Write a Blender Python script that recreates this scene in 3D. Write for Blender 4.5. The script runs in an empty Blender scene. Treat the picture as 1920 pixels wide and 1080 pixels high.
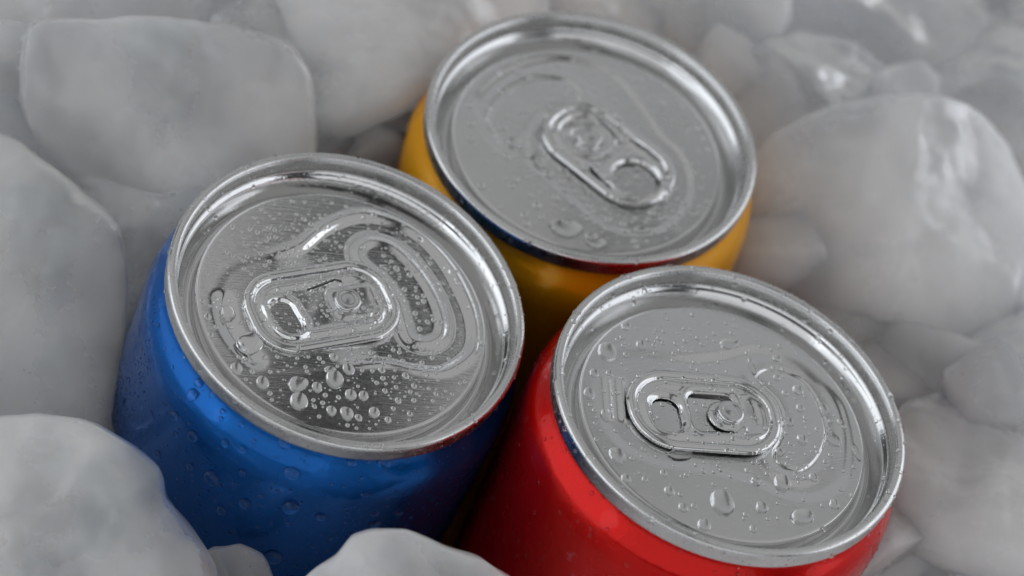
import bpy, math, random
import numpy as np
from mathutils import Matrix, Vector

MM = 0.001
sc = bpy.context.scene
col = sc.collection
RNG = np.random.default_rng(7)
random.seed(7)

# ------------------------------------------------------------------ camera
cam_d = bpy.data.cameras.new('camera')
cam = bpy.data.objects.new('camera', cam_d)
col.objects.link(cam)
CAMR = Matrix(((0.965433, -0.168253, -0.199075), (0.0, 0.763755, -0.645506), (0.260653, 0.623193, 0.737354)))
CAMLOC = Vector((-92.159, -279.521, 314.514))
cam.matrix_world = Matrix.Translation(CAMLOC * MM) @ CAMR.to_4x4()
cam_d.lens = 100
cam_d.sensor_width = 36
cam_d.clip_start = 0.01
cam_d.clip_end = 20
cam_d.dof.use_dof = True
cam_d.dof.focus_distance = 0.415
cam_d.dof.aperture_fstop = 13
sc.camera = cam

# ------------------------------------------------------------------ world and lamps: soft boxes above and behind, added fill at the sides and front
world = bpy.data.worlds.new('World')
sc.world = world
world.use_nodes = True
bg = world.node_tree.nodes['Background']
bg.inputs[0].default_value = (0.93, 0.95, 1.0, 1)
bg.inputs[1].default_value = 0.05

def softbox(name, centre, target, w, h, radiance, color=(1, 1, 1), rot=0.0):
    """rectangular diffuser, sizes in metres, radiance = brightness of its face"""
    l = bpy.data.lights.new(name, 'AREA')
    l.shape = 'RECTANGLE'
    l.size = w
    l.size_y = h
    l.energy = radiance * math.pi * w * h
    l.color = color
    o = bpy.data.objects.new(name, l)
    col.objects.link(o)
    d = (Vector(target) - Vector(centre)).normalized()
    q = d.to_track_quat('-Z', 'Y').to_matrix().to_4x4()
    o.matrix_world = Matrix.Translation(Vector(centre)) @ q @ Matrix.Rotation(rot, 4, 'Z')
    return o

def softbox_flat(name, pts_centre, ang, w, h, z, radiance, color=(1, 1, 1)):
    l = bpy.data.lights.new(name, 'AREA')
    l.shape = 'RECTANGLE'
    l.size = w
    l.size_y = h
    l.energy = radiance * math.pi * w * h
    l.color = color
    o = bpy.data.objects.new(name, l)
    col.objects.link(o)
    o.matrix_world = Matrix.Translation(Vector((pts_centre[0], pts_centre[1], z))) @ Matrix.Rotation(ang, 4, 'Z')
    return o

H = 0.9
GA = -0.21                                # heading of the gap between the two ceiling boxes
gdir = Vector((math.sin(-GA), math.cos(GA)))
gnor = Vector((gdir.y, -gdir.x))
g0 = Vector((0.262, 0.785)) * H + Vector((-0.03, -0.01)) + gnor * 0.022 * H           # a point in the gap, at the far end
GAPW = 0.145 * H
for nm, sgn, W_, L_, rad in (('ceiling_softbox_left', -1, 1.5, 1.3, 0.345), ('ceiling_softbox_right', 1, 1.3, 1.3, 0.345)):
    c = g0 + gdir * (0.09 * H - L_ / 2) + gnor * sgn * (GAPW / 2 + W_ / 2)
    softbox_flat(nm, c, GA, W_, L_, H, rad)
softbox('back_softbox', (0.20, 1.13, 0.63), (0.0, 0.0, -0.10), 2.4, 0.86, 0.32, (0.97, 0.985, 1.0))
softbox('left_fill', (-1.5, -0.1, 0.55), (0, 0, 0), 2.2, 1.1, 1.2, (0.90, 0.945, 1.0))  # added fill lamp, lifts the ice from the left
softbox('right_fill', (1.5, 0.1, 0.55), (0, 0, 0), 2.2, 1.1, 1.1, (0.90, 0.94, 1.0))  # added fill from the right, there to brighten the ice
softbox('front_fill', (-0.25, -1.2, 0.6), (0, 0, 0), 2.4, 0.9, 0.72, (0.95, 0.975, 1.0))  # fill added behind the camera, lightens ice undersides and crevices

sc.view_settings.view_transform = 'Standard'
sc.view_settings.look = 'None'
sc.view_settings.exposure = 0.0
sc.view_settings.gamma = 1.0
sc.render.engine = 'CYCLES'
cy = sc.cycles
cy.use_denoising = True
cy.max_bounces = 14
cy.transmission_bounces = 10
cy.glossy_bounces = 6
cy.diffuse_bounces = 4
cy.caustics_reflective = False
cy.caustics_refractive = True
cy.sample_clamp_indirect = 3.0

# ------------------------------------------------------------------ measured data (millimetres)
POSE={
 'blue':([-31.718, -10.1, -1.512],[[0.927075, -0.372531, 0.041879], [0.373859, 0.926997, -0.030101], [-0.027608, 0.043563, 0.998669]]),
 'yellow':([6.811, 33.471, -2.804],[[-0.769701, -0.635801, -0.057602], [0.63714, -0.770719, -0.006663], [-0.040158, -0.041829, 0.998318]]),
 'red':([24.907, -23.372, 4.316],[[0.999584, -0.024188, 0.015723], [0.023596, 0.999045, 0.036764], [-0.016597, -0.036377, 0.999201]]),
}
LID_DROPS={
 'blue':[(-17.51,2.12,1.18,1.57,-8.23),(-16.03,-3.59,2.2,2.04,-8.51),(-19.41,-7.65,0.94,1.11,-8.74),(-16.33,-10.57,1.02,1.2,-8.86),(-11.2,-11.66,1.65,1.39,-8.88),(-12.01,-14.54,1.42,1.67,-9.03),(-8.52,-12.64,0.83,0.97,-8.91),(-5.42,-11.7,1.42,1.76,-8.83),(-2.73,-10.31,0.94,1.11,-8.74),(-3.93,-14.69,0.94,1.02,-8.97),(-2.06,-15.18,0.79,0.93,-8.98),(-7.73,-16.91,0.79,0.93,-9.11),(-5.58,-17.73,1.06,1.25,-9.14),(-1.44,-18.21,0.87,1.02,-9.13),(-4.08,-18.72,0.59,0.69,-9.17),(0.2,-19.79,0.55,0.65,-9.19),(-4.29,-7.95,0.71,0.83,-8.64),(-6.53,-7.81,0.39,0.46,-8.65),(-0.41,-9.32,0.51,0.6,-8.68),(2.55,-8.7,0.43,0.51,-8.62),(-20.84,1.82,0.59,0.74,-8.27),(-20.76,4.72,0.39,0.46,-8.12),(-21.36,-1.36,0.47,0.56,-8.43),(5.55,-12.83,0.55,0.65,-8.81),(6.23,-14.76,0.47,0.56,-8.9),(2.9,-16.82,0.55,0.65,-9.02),(3.86,-19.34,0.47,0.56,-9.14),(1.68,-18.05,0.39,0.46,-9.09),(11.56,-17.04,0.35,0.42,-8.97),(9.09,-16.65,0.39,0.46,-8.97),(8.92,-13.35,0.35,0.42,-8.81),(11.72,-11.94,0.43,0.51,-8.71),(7.55,-11.4,0.35,0.42,-8.72),(2.24,-11.26,0.55,0.65,-8.75),(1.46,-14.88,0.43,0.51,-8.94),(3.39,-14.51,0.35,0.42,-8.91),(3.66,-12.83,0.35,0.42,-8.82),(-5.92,-14.85,0.39,0.46,-9),(-10.02,-15.8,0.39,0.46,-9.08),(11.18,6.5,0.55,0.65,-7.81),(12.88,5.05,0.47,0.56,-7.87),(16.87,11.26,0.51,0.6,-7.53),(11.09,2.58,0.43,0.51,-8),(13.71,1,0.39,0.46,-8.06),(12.58,-3.73,0.39,0.51,-8.3),(19.2,4.69,0.39,0.46,-7.84),(15.53,8.86,0.39,0.46,-7.66),(14.67,4.8,0.39,0.46,-7.87),(17.15,3.04,0.35,0.42,-7.94),(19.77,-8.95,0.47,0.56,-8.51),(10.85,16.49,0.47,0.56,-7.31),(0.36,16.09,0.47,0.56,-7.4),(-0.48,17.23,0.43,0.51,-7.35),(-11.53,11.5,0.35,0.42,-7.71),(-5.58,-9.96,1.02,0.65,-8.75)],
 'red':[(-17.41,9.78,1.64,1.93,11.58),(-12,12.15,0.86,1.1,11.64),(-14.49,9.86,0.47,0.55,11.56),(-19.73,5.17,0.78,0.83,11.39),(-17.32,5.55,0.62,0.74,11.38),(-20.69,1.1,0.94,1.19,11.2),(-18.29,-2.56,1.02,1.29,11.01),(-17.02,-9.84,1.41,1.65,10.65),(-15.98,-13.74,0.86,0.92,10.46),(-13.14,-13.41,0.51,0.6,10.45),(-10.21,-11.8,0.55,0.74,10.5),(-9.55,-14.87,0.86,0.92,10.35),(-7.65,-17.51,0.78,0.92,10.2),(-6,-16.92,0.47,0.55,10.22),(-1.59,-15.55,1.95,2.57,10.24),(-4.73,-20.13,1.09,1.19,10.06),(2.75,-19.47,0.55,0.83,10.02),(4.46,-15.33,1.02,1.19,10.2),(4,-10.74,0.86,1.01,10.42),(8.3,-9.85,1.41,1.75,10.43),(13.31,-8.03,0.78,0.83,10.47),(4.87,-6.82,0.39,0.46,10.6),(3.05,-8.55,0.55,0.46,10.53),(8.46,-4.15,0.78,0.92,10.69),(12.31,-1.1,0.86,1.01,10.8),(10.61,1.93,0.78,0.92,10.96),(12.63,5,0.7,0.83,11.08),(10.51,7.49,0.55,0.64,11.21),(12.67,8.55,0.94,1.01,11.24),(9.43,10.31,0.62,0.64,11.35),(9.82,14.19,0.86,0.64,11.53),(5.64,11.75,0.7,1.84,11.46),(2.21,15.29,1.88,1.1,11.65),(17.42,-0.02,1.25,1.56,10.8),(16.62,5.58,0.78,1.29,11.07),(15.95,-12.67,0.86,1.01,10.23),(10.62,-15.96,2.11,1.56,10.12),(13.82,-17.52,0.47,0.55,10.02),(20.76,-1.93,0.62,1.84,10.69),(18.77,3.52,0.47,0.55,10.96),(18.97,-10.46,0.39,0.46,10.31),(-7.39,-7.84,2.19,1.19,10.66),(-14.14,15.51,0.94,0.74,11.82),(-13.01,-7.81,0.39,0.46,10.71),(-4.22,9.44,0.31,0.46,11.44),(-11.05,-8.82,0.27,0.32,10.65),(-3.99,-10.25,0.35,0.55,10.52),(-7.46,-11.87,0.35,0.41,10.47),(15.73,-1.46,0.47,0.55,10.75),(14.95,1.34,0.39,0.46,10.89),(0.16,-10.46,0.31,0.37,10.47),(-2.63,-12.44,0.31,0.37,10.4),(8.34,8.83,0.39,0.46,11.3),(19.31,-6.93,0.39,0.46,10.47),(-15.66,12.55,0.47,0.46,11.7),(-9.91,10.9,0.31,0.55,11.57),(-8.48,13.3,0.31,0.46,11.66),(-4.74,12.48,0.31,0.37,11.59),(-20.1,-7.38,0.39,0.46,10.79),(-20.1,-4.41,0.35,0.41,10.94)],
 'yellow':[(-15.02,-9.85,0.6,0.7,-129.84),(-17.72,-7.76,0.6,0.6,-129.95),(-9.33,-18.4,0.68,0.7,-129.51),(-3.26,-15.65,0.94,0.6,-129.41),(3.11,8.36,1.11,1.51,-129.76),(0.55,9.16,0.85,1.01,-129.85),(5.4,8.99,0.6,0.7,-129.71),(-19.34,1.61,0.6,0.6,-130.2),(-17.72,-3.38,0.6,0.7,-130.05),(-18.5,5.51,0.51,0.6,-130.26),(-12.22,14.27,1.28,1.01,-130.29),(-2.39,19.13,0.68,0.7,-130.14),(2.95,16.05,0.6,0.6,-129.93),(-8.47,16.17,2.99,2.11,-130.24),(-13.5,14.77,1.97,1.31,-130.34),(8.74,8.38,1.71,1.31,-129.61),(-16.79,6.84,1.71,1.11,-130.25),(-19.98,-2.59,1.28,1.01,-130.13),(17.19,0.95,0.77,0.9,-129.23),(-13.28,-15.85,0.51,0.6,-129.66),(12.98,-18.46,0.68,0.5,-128.92),(8.02,-16.89,0.51,0.6,-129.08),(-7.66,15.44,0.68,0.7,-130.2),(13.48,7.46,0.51,0.6,-129.47),(-12.43,-10.32,0.43,0.5,-129.76)],
}
BODY_DROPS= [(-160.42,-6.1,0.97,1.05),(-155.57,-3.68,0.65,0.89),(-161.8,-11.38,0.81,0.89),(-153.42,-11.23,0.97,1.13),(-159.03,-14.54,0.56,0.56),(174.04,-25.35,0.48,1.45),(-143.7,-7.96,0.73,0.73),(-138.23,-7.25,0.73,0.65),(-128,-3.84,1.13,1.05),(-143.07,-16.32,1.37,1.37),(-135.48,-11.11,0.73,0.81),(-122.55,-7.28,1.45,1.13),(-106.15,-4.31,0.97,0.73),(-95.35,-4.16,1.29,1.05),(-136.91,-21.97,0.97,0.89),(-131.3,-17.55,1.05,1.05),(-119.04,-14.23,1.45,1.53),(-109.75,-15.12,0.97,0.81),(-117.55,-18.5,0.48,0.48),(-99.95,-8.84,0.81,0.56),(-92.46,-16.77,1.13,0.73),(-94.12,-13.83,0.81,0.48),(-85.8,-15,0.65,0.48),(-117.5,-27.72,1.61,1.37),(-127.95,-14.21,0.48,0.4),(-162.52,-22.27,0.73,0.89),(-150.58,-17.64,0.65,0.73),(-142.37,-4.65,0.56,0.56),(-149.65,-4.85,0.48,0.48),(-100.51,-4.03,0.4,0.4),(-161.55,-4.55,0.81,0.81),(-103.93,-20.59,0.4,0.4),(-144.88,-22.21,0.32,0.4),(-80.88,-19.4,0.56,0.4),(-98.3,-19.04,0.56,0.4)]
RED_BODY_DROPS= [(-138.47,1.42,0.32,0.4),(-144.83,1.99,0.32,0.32),(-145.83,-10.02,0.48,0.48),(-134.15,-8.8,0.48,0.56),(-120.73,-8.97,0.56,0.56),(-130.68,-3.02,0.32,0.32),(-157.59,-10.58,0.32,0.65),(-153.95,-15.3,0.4,0.56),(-55.44,4.85,0.56,0.81),(-59.01,3.26,0.48,0.65),(-50.6,6.52,0.4,0.56),(-108.29,-3.96,0.4,0.32),(-158.75,-4.35,0.32,0.32),(-158.66,-23.8,0.36,0.36)]
ICE=[
 ('upper_left',[-59.16, 30.42, -17.0],[[0.98891, -0.11453, -0.0945], [0.06247, 0.89829, -0.43494], [0.1347, 0.42422, 0.89549]],[(-20.63,14.54),(-6.83,16.39),(8.42,17.15),(17.01,15.04),(20.54,9.81),(21.52,2.69),(21.22,-4.43),(13.25,-7.86),(5.86,-14.73),(-0.77,-16.46),(-9.2,-12.71),(-15.1,-9.9),(-19.04,-4.39),(-21.43,3.41),(-21.55,10.49)]),
 ('left_mid',[-74.95, -1.08, -26.0],[[0.99877, -0.04959, 0.00284], [0.04927, 0.98173, -0.18378], [0.00633, 0.18369, 0.98296]],[(-14.63,23.49),(-4.78,24.1),(1.43,19.22),(6.72,15.2),(10.76,11.01),(12.4,2.71),(12.47,-5.66),(11.66,-13.99),(10.68,-19.52),(0.86,-24.31),(-10.32,-22.22)]),
 ('behind_blue',[-60.18, 7.81, -25.0],[[0.99084, -0.10278, -0.08758], [0.06089, 0.91898, -0.38958], [0.12052, 0.38068, 0.91682]],[(-14.18,14.15),(2.53,9.74),(10.79,11.94),(13.55,3.27),(5.5,-4.07),(2.4,-9.39),(-0.67,-14.65),(-6.49,-11.49),(-10.85,-4.83),(-12.92,4.58)]),
 ('front_left',[-67.78, -47.84, -23.98],[[0.98708, -0.14882, -0.05934], [0.08988, 0.82099, -0.56382], [0.13262, 0.55121, 0.82376]],[(-20.84,18.26),(-11.22,19.69),(-3.75,20.2),(3.02,19.8),(6.43,18.45),(10.62,16.04),(14.22,13.01),(15.23,10.88),(15.41,8.44),(17.94,5.93),(20.64,2.13),(22.58,-1.29),(23.15,-5.85),(20.81,-14.17),(11.06,-19.38),(-7.57,-19.98),(-18.7,-16.18),(-21.87,-4.26),(-22.83,6.96)]),
 ('front_small',[-42.42, -47.5, -27.69],[[0.98206, -0.14594, -0.11945], [0.05536, 0.82855, -0.55718], [0.18029, 0.54056, 0.82176]],[(-3.3,6.15),(-2.15,7),(1.69,7.31),(4.79,5.78),(6.68,2.31),(6.55,-1.15),(3.37,-6.52),(-3.53,-7.28),(-6.66,-1.15),(-5.95,3.45)]),
 ('front_mid',[-17.45, -58.49, -11.58],[[0.97192, -0.14376, -0.18632], [0.01771, 0.83415, -0.55125], [0.23466, 0.53247, 0.81327]],[(-17.34,2.93),(-16.26,6.27),(-14.78,7.75),(-11.81,9.62),(-9.58,12.23),(-6.6,13.42),(-2.11,13.35),(3.14,11.12),(8.38,9.26),(12.88,6.28),(16.62,1.45),(17.36,-5.22),(8.41,-11.86),(-4.96,-13.32),(-13.9,-8.16),(-17.3,-2.26)]),
 ('top_mid',[-23.23, 57.72, -16.0],[[0.98886, -0.06363, 0.1346], [0.09312, 0.96974, -0.22568], [-0.11617, 0.2357, 0.96486]],[(-18.67,11.31),(5.45,19.32),(21.2,21),(23.18,10.7),(13.4,3.16),(7.69,-4.36),(4.9,-9.07),(-3.42,-15.93),(-10.72,-19.67),(-15.29,-19.46),(-17.56,-6.95),(-22.34,-1.95)]),
 ('top_left_block',[-47.44, 66.8, -20.0],[[0.98524, -0.05056, -0.16353], [0.01829, 0.981, -0.19313], [0.17019, 0.18729, 0.96745]],[(-10.33,9.19),(5.88,10.29),(9.92,-1.53),(8.4,-9.17),(1.27,-8.55),(-5.88,-7.51),(-8.79,-2.74)]),
 ('corner',[-74.3, 59.86, -20.0],[[0.97672, -0.07609, -0.2006], [0.01463, 0.95644, -0.29157], [0.21404, 0.28184, 0.93528]],[(-21.94,7.18),(-3.59,8.72),(20.26,8.39),(21.63,-3.65),(20.9,-7.15),(6.95,-7.23),(-7.31,-8.6),(-20.69,-9.25)]),
 ('left_edge',[-85.71, 33.62, -22.0],[[0.99471, -0.08808, -0.05287], [0.06572, 0.94117, -0.33149], [0.07896, 0.32626, 0.94198]],[(-7.26,11.94),(2.87,11.46),(5.81,7.5),(6.43,1.02),(6.54,-8.19),(3.44,-12.09),(-5.6,-12.82)]),
 ('big_right',[62.45, 35.96, -16.0],[[0.99422, -0.07332, -0.07846], [0.04891, 0.95962, -0.277], [0.0956, 0.27156, 0.95766]],[(-21.77,8.12),(-17.32,15.53),(-8.71,19.84),(2.73,21.89),(13.13,20.76),(20.42,15.77),(23.18,7.89),(22.78,-1.14),(20.42,-10.19),(15.25,-17.37),(8.6,-20.25),(1.31,-19.35),(-6.75,-16.11),(-13.9,-12.8),(-19.99,-5.53),(-22.45,2.12)]),
 ('facet',[52.87, 66.08, -20.0],[[0.99623, -0.039, -0.07751], [0.02726, 0.98874, -0.14712], [0.08238, 0.14446, 0.98608]],[(-15.88,-0.05),(-9.77,7.64),(-1.71,12.79),(7.08,12.2),(11.72,8.15),(16.04,0.05),(8.89,-4.84),(-2.95,-9.69),(-9.82,-13.87),(-13.38,-8.76)]),
 ('top_right',[63.75, 89.42, -22.0],[[0.9824, -0.10957, -0.15126], [0.03672, 0.90735, -0.41877], [0.18313, 0.40585, 0.8954]],[(-16.08,14.76),(19.68,16.02),(23.66,4.66),(20.43,-1.14),(7.58,-14.86),(3.72,-13.45),(-2.88,-5.49),(-11.66,-4.74),(-20.5,-7.06),(-23.28,0.01)]),
 ('right_edge',[87.32, 79.54, -22.0],[[0.95146, -0.08201, -0.29664], [-0.01615, 0.94921, -0.31422], [0.30735, 0.30376, 0.90181]],[(-15.02,-2.3),(-1.69,11.92),(4.49,17.77),(16.13,17.46),(13.59,-17.75),(3.26,-16.47),(-4.78,-7.87)]),
 ('top_corner',[97.78, 111.42, -24.0],[[0.97751, -0.111, -0.1793], [0.02476, 0.90479, -0.42513], [0.20942, 0.41113, 0.88719]],[(-9.88,8.43),(10.71,8.9),(9.88,-7.3),(-0.4,-8.59),(-7.4,-5.53)]),
 ('top_centre',[32.42, 80.9, -20.0],[[0.9691, -0.12228, -0.21422], [0.00774, 0.88313, -0.46907], [0.24654, 0.45291, 0.85679]],[(-12.18,13.33),(13.52,13.47),(14.23,1.56),(9.34,-7.33),(6.41,-13.21),(-1.99,-7.39),(-14.19,-0.57)]),
 ('top_behind',[9.33, 82.11, -20.0],[[0.97273, -0.06644, -0.22224], [0.00784, 0.96697, -0.25477], [0.23183, 0.24608, 0.94112]],[(-13.63,8.53),(11.92,9.03),(13.54,-4.1),(9.71,-8.49),(0.41,-6.5),(-11.72,-7.8)]),
 ('mid_right',[74.72, 18.13, -26.0],[[0.92305, -0.05228, -0.3811], [-0.02659, 0.97968, -0.19882], [0.38375, 0.19366, 0.9029]],[(-19.63,16.18),(-12.71,10.52),(-5.82,5.95),(2.94,3.82),(10.36,7.87),(21.48,13.2),(19.19,-11.66),(6.22,-10.82),(-3.44,-11.18),(-8,-13.83),(-13.48,-2.6)]),
 ('low_right',[76.07, -10.47, -22.0],[[0.98854, -0.03893, -0.14584], [0.01705, 0.98879, -0.14836], [0.14998, 0.14418, 0.97812]],[(-12.85,9.01),(-8.09,13.74),(1.82,15.66),(16.11,15.77),(12.96,-14.29),(4.42,-13.36),(-4.89,-11.55),(-11.58,-9.12),(-13.39,-4.51),(-14.15,3.1)]),
 ('bottom_right',[74.92, -21.23, -30.0],[[0.97894, -0.08169, -0.18711], [0.01946, 0.94961, -0.31282], [0.20324, 0.30259, 0.9312]],[(-13.27,9.97),(-7.32,7.85),(0.29,4.88),(17.44,2.53),(16.53,-9.79),(-17.65,-10.35),(-17.17,0.13)]),
 ('yellow_red_gap',[52.04, 28.19, -28.0],[[0.96223, -0.04281, -0.26887], [-0.002, 0.98642, -0.16421], [0.27225, 0.15855, 0.94908]],[(-12.41,16.01),(-6.11,13.81),(-1.08,5.25),(7.51,-2.14),(12.13,-13.45),(4.93,-15.43),(-3.51,-7.22),(-12.09,1.13)]),
 ('blue_yellow_gap',[-25.57, 46.2, -26.0],[[0.9883, -0.11335, -0.10207], [0.05878, 0.90049, -0.43089], [0.14075, 0.41985, 0.89661]],[(-13.81,1.73),(-4.06,3.56),(6.65,5.43),(12.01,10.38),(13.88,0.12),(8.57,-9.39),(-3.86,-9.89),(-12.74,-7.48)]),
]
CHIPS=[
 ('small ice piece between the large flat topped cube and the yellow can',[-27.69, 42.04, -22.0],13),
 ('ice piece right of the large flat topped cube, behind the blue can rim',[-34.56, 35.9, -18.0],7),
 ('ice piece touching the right side of the yellow can',[43.95, 34.92, -24.0],15),
 ('ice piece just right of the red can rim, upper side',[58.2, 17.88, -25.0],17),
 ('ice piece between the red can rim and the broad white cube',[67.27, 9.06, -25.0],17),
 ('small ice piece in the crevice at the lower right of the red can',[63.28, -23.77, -24.0],9),
 ('small ice piece at the top left of the yellow can',[-19.94, 53.04, -14.0],7),
 ('ice piece at the right edge above the broad white cube',[75.97, 5.26, -14.0],10),
 ('small ice piece behind the right of the yellow can rim',[40.95, 69.81, -22.0],12),
 ('ice piece in the crevice left of the top edge lump',[-48.07, 51.17, -12.0],8),
 ('small ice piece at the left edge above the tall cloudy lump',[-82.03, 25.09, -25.0],15),
 ('small ice piece between the two lumps at the upper right',[67.06, 64.47, -12.0],8),
]
MINUSVIEW={
 'blue':(-0.515,-0.665),
 'yellow':(-0.419,0.896),
 'red':(-0.429,-0.885),
}

SHIFT = 113.0      # lid rim above the base of a can

# ------------------------------------------------------------------ materials
def mat(name):
    m = bpy.data.materials.new(name)
    m.use_nodes = True
    nt = m.node_tree
    return m, nt, nt.nodes['Principled BSDF']

def noise(nt, scale, detail=2, rough=0.5, vec=None):
    n = nt.nodes.new('ShaderNodeTexNoise')
    n.inputs['Scale'].default_value = scale
    n.inputs['Detail'].default_value = detail
    n.inputs['Roughness'].default_value = rough
    if vec is not None:
        nt.links.new(vec, n.inputs['Vector'])
    return n

def ramp(nt, src, a, b, lo, hi):
    r = nt.nodes.new('ShaderNodeMapRange')
    r.inputs['From Min'].default_value = a
    r.inputs['From Max'].default_value = b
    r.inputs['To Min'].default_value = lo
    r.inputs['To Max'].default_value = hi
    nt.links.new(src, r.inputs['Value'])
    return r.outputs['Result']

def brushed(name, base, rough, grain_deg, bump=0.25, rvar=0.08):
    m, nt, p = mat(name)
    p.inputs['Base Color'].default_value = (*base, 1)
    p.inputs['Metallic'].default_value = 1
    tc = nt.nodes.new('ShaderNodeTexCoord')
    rot = nt.nodes.new('ShaderNodeMapping')
    rot.inputs['Rotation'].default_value = (0, 0, math.radians(-grain_deg))
    nt.links.new(tc.outputs['Object'], rot.inputs['Vector'])
    mp = nt.nodes.new('ShaderNodeMapping')
    mp.inputs['Scale'].default_value = (260, 5200, 260)
    nt.links.new(rot.outputs['Vector'], mp.inputs['Vector'])
    n1 = noise(nt, 1.0, 3, 0.6, mp.outputs['Vector'])
    mp2 = nt.nodes.new('ShaderNodeMapping')
    mp2.inputs['Scale'].default_value = (120, 3200, 120)
    nt.links.new(rot.outputs['Vector'], mp2.inputs['Vector'])
    n2 = noise(nt, 1.0, 2, 0.5, mp2.outputs['Vector'])
    add = nt.nodes.new('ShaderNodeMath')
    add.operation = 'ADD'
    nt.links.new(n1.outputs['Fac'], add.inputs[0])
    nt.links.new(n2.outputs['Fac'], add.inputs[1])
    b = nt.nodes.new('ShaderNodeBump')
    b.inputs['Strength'].default_value = bump
    b.inputs['Distance'].default_value = 0.00006
    nt.links.new(add.outputs[0], b.inputs['Height'])
    nt.links.new(b.outputs['Normal'], p.inputs['Normal'])
    n3 = noise(nt, 160, 3, 0.55, tc.outputs['Object'])
    nt.links.new(ramp(nt, n3.outputs['Fac'], 0.3, 0.7, rough - rvar, rough + rvar), p.inputs['Roughness'])
    return m

def rim_metal(name, base, rough):
    m, nt, p = mat(name)
    p.inputs['Base Color'].default_value = (*base, 1)
    p.inputs['Metallic'].default_value = 1
    tc = nt.nodes.new('ShaderNodeTexCoord')
    n3 = noise(nt, 400, 3, 0.6, tc.outputs['Object'])
    nt.links.new(ramp(nt, n3.outputs['Fac'], 0.3, 0.7, rough - 0.05, rough + 0.08), p.inputs['Roughness'])
    b = nt.nodes.new('ShaderNodeBump')
    b.inputs['Strength'].default_value = 0.25
    b.inputs['Distance'].default_value = 0.0001
    n4 = noise(nt, 1500, 2, 0.6, tc.outputs['Object'])
    nt.links.new(n4.outputs['Fac'], b.inputs['Height'])
    nt.links.new(b.outputs['Normal'], p.inputs['Normal'])
    return m

def lacquer(name, colr, rough, metallic, frost=(0.75, 0.77, 0.85), frost_amt=0.35):
    """printed can wall: tinted lacquer over metal with a thin uneven film of condensation"""
    m, nt, p = mat(name)
    tc = nt.nodes.new('ShaderNodeTexCoord')
    n = noise(nt, 85, 9, 0.68, tc.outputs['Object'])
    mix = nt.nodes.new('ShaderNodeMix')
    mix.data_type = 'RGBA'
    mix.inputs['A'].default_value = (*colr, 1)
    mix.inputs['B'].default_value = (*frost, 1)
    nt.links.new(ramp(nt, n.outputs['Fac'], 0.60, 0.70, 0.0, frost_amt), mix.inputs['Factor'])
    nt.links.new(mix.outputs['Result'], p.inputs['Base Color'])
    p.inputs['Metallic'].default_value = metallic
    p.inputs['Coat Weight'].default_value = 0.28
    p.inputs['Specular IOR Level'].default_value = 0.2
    p.inputs['Coat Roughness'].default_value = 0.03
    n2 = noise(nt, 90, 3, 0.6, tc.outputs['Object'])
    nt.links.new(ramp(nt, n2.outputs['Fac'], 0.3, 0.75, rough - 0.06, rough + 0.14), p.inputs['Roughness'])
    b = nt.nodes.new('ShaderNodeBump')
    b.inputs['Strength'].default_value = 0.25
    b.inputs['Distance'].default_value = 0.0002
    n4 = noise(nt, 900, 2, 0.6, tc.outputs['Object'])
    nt.links.new(n4.outputs['Fac'], b.inputs['Height'])
    nt.links.new(b.outputs['Normal'], p.inputs['Normal'])
    return m

def water_mat():
    m, nt, p = mat('water')
    p.inputs['Base Color'].default_value = (1, 1, 1, 1)
    p.inputs['Roughness'].default_value = 0.02
    p.inputs['IOR'].default_value = 1.333
    p.inputs['Transmission Weight'].default_value = 1
    return m

def ice_mat(name, tint, seed, clear=0.62):
    m, nt, p = mat(name)
    tc = nt.nodes.new('ShaderNodeTexCoord')
    mp = nt.nodes.new('ShaderNodeMapping')
    mp.inputs['Location'].default_value = (seed, seed * 0.7, 0)
    nt.links.new(tc.outputs['Object'], mp.inputs['Vector'])
    n = noise(nt, 45, 5, 0.55, mp.outputs['Vector'])
    mix = nt.nodes.new('ShaderNodeMix')
    mix.data_type = 'RGBA'
    mix.inputs['A'].default_value = (*tint, 1)
    mix.inputs['B'].default_value = (0.965, 0.98, 1.0, 1)
    nt.links.new(ramp(nt, n.outputs['Fac'], 0.38, 0.58, 0, 1), mix.inputs['Factor'])
    nt.links.new(mix.outputs['Result'], p.inputs['Base Color'])
    p.inputs['Subsurface Weight'].default_value = 1.0
    p.inputs['Subsurface Radius'].default_value = (0.9, 1.0, 1.1)
    p.inputs['Subsurface Scale'].default_value = 0.035
    nq = noise(nt, 38, 3, 0.5, mp.outputs['Vector'])
    nt.links.new(ramp(nt, nq.outputs['Fac'], 0.36, 0.62, clear, 0.05), p.inputs['Transmission Weight'])
    p.inputs['IOR'].default_value = 1.31
    nt.links.new(ramp(nt, n.outputs['Fac'], 0.35, 0.7, 0.20, 0.45), p.inputs['Roughness'])
    b = nt.nodes.new('ShaderNodeBump')
    b.inputs['Strength'].default_value = 0.5
    b.inputs['Distance'].default_value = 0.0012
    n2 = noise(nt, 130, 4, 0.5, mp.outputs['Vector'])
    nt.links.new(n2.outputs['Fac'], b.inputs['Height'])
    b2 = nt.nodes.new('ShaderNodeBump')
    b2.inputs['Strength'].default_value = 0.6
    b2.inputs['Distance'].default_value = 0.006
    vo = noise(nt, 62, 1, 0.5, mp.outputs['Vector'])
    nt.links.new(vo.outputs['Fac'], b2.inputs['Height'])
    nt.links.new(b2.outputs['Normal'], b.inputs['Normal'])
    nt.links.new(b.outputs['Normal'], p.inputs['Normal'])
    return m

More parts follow.
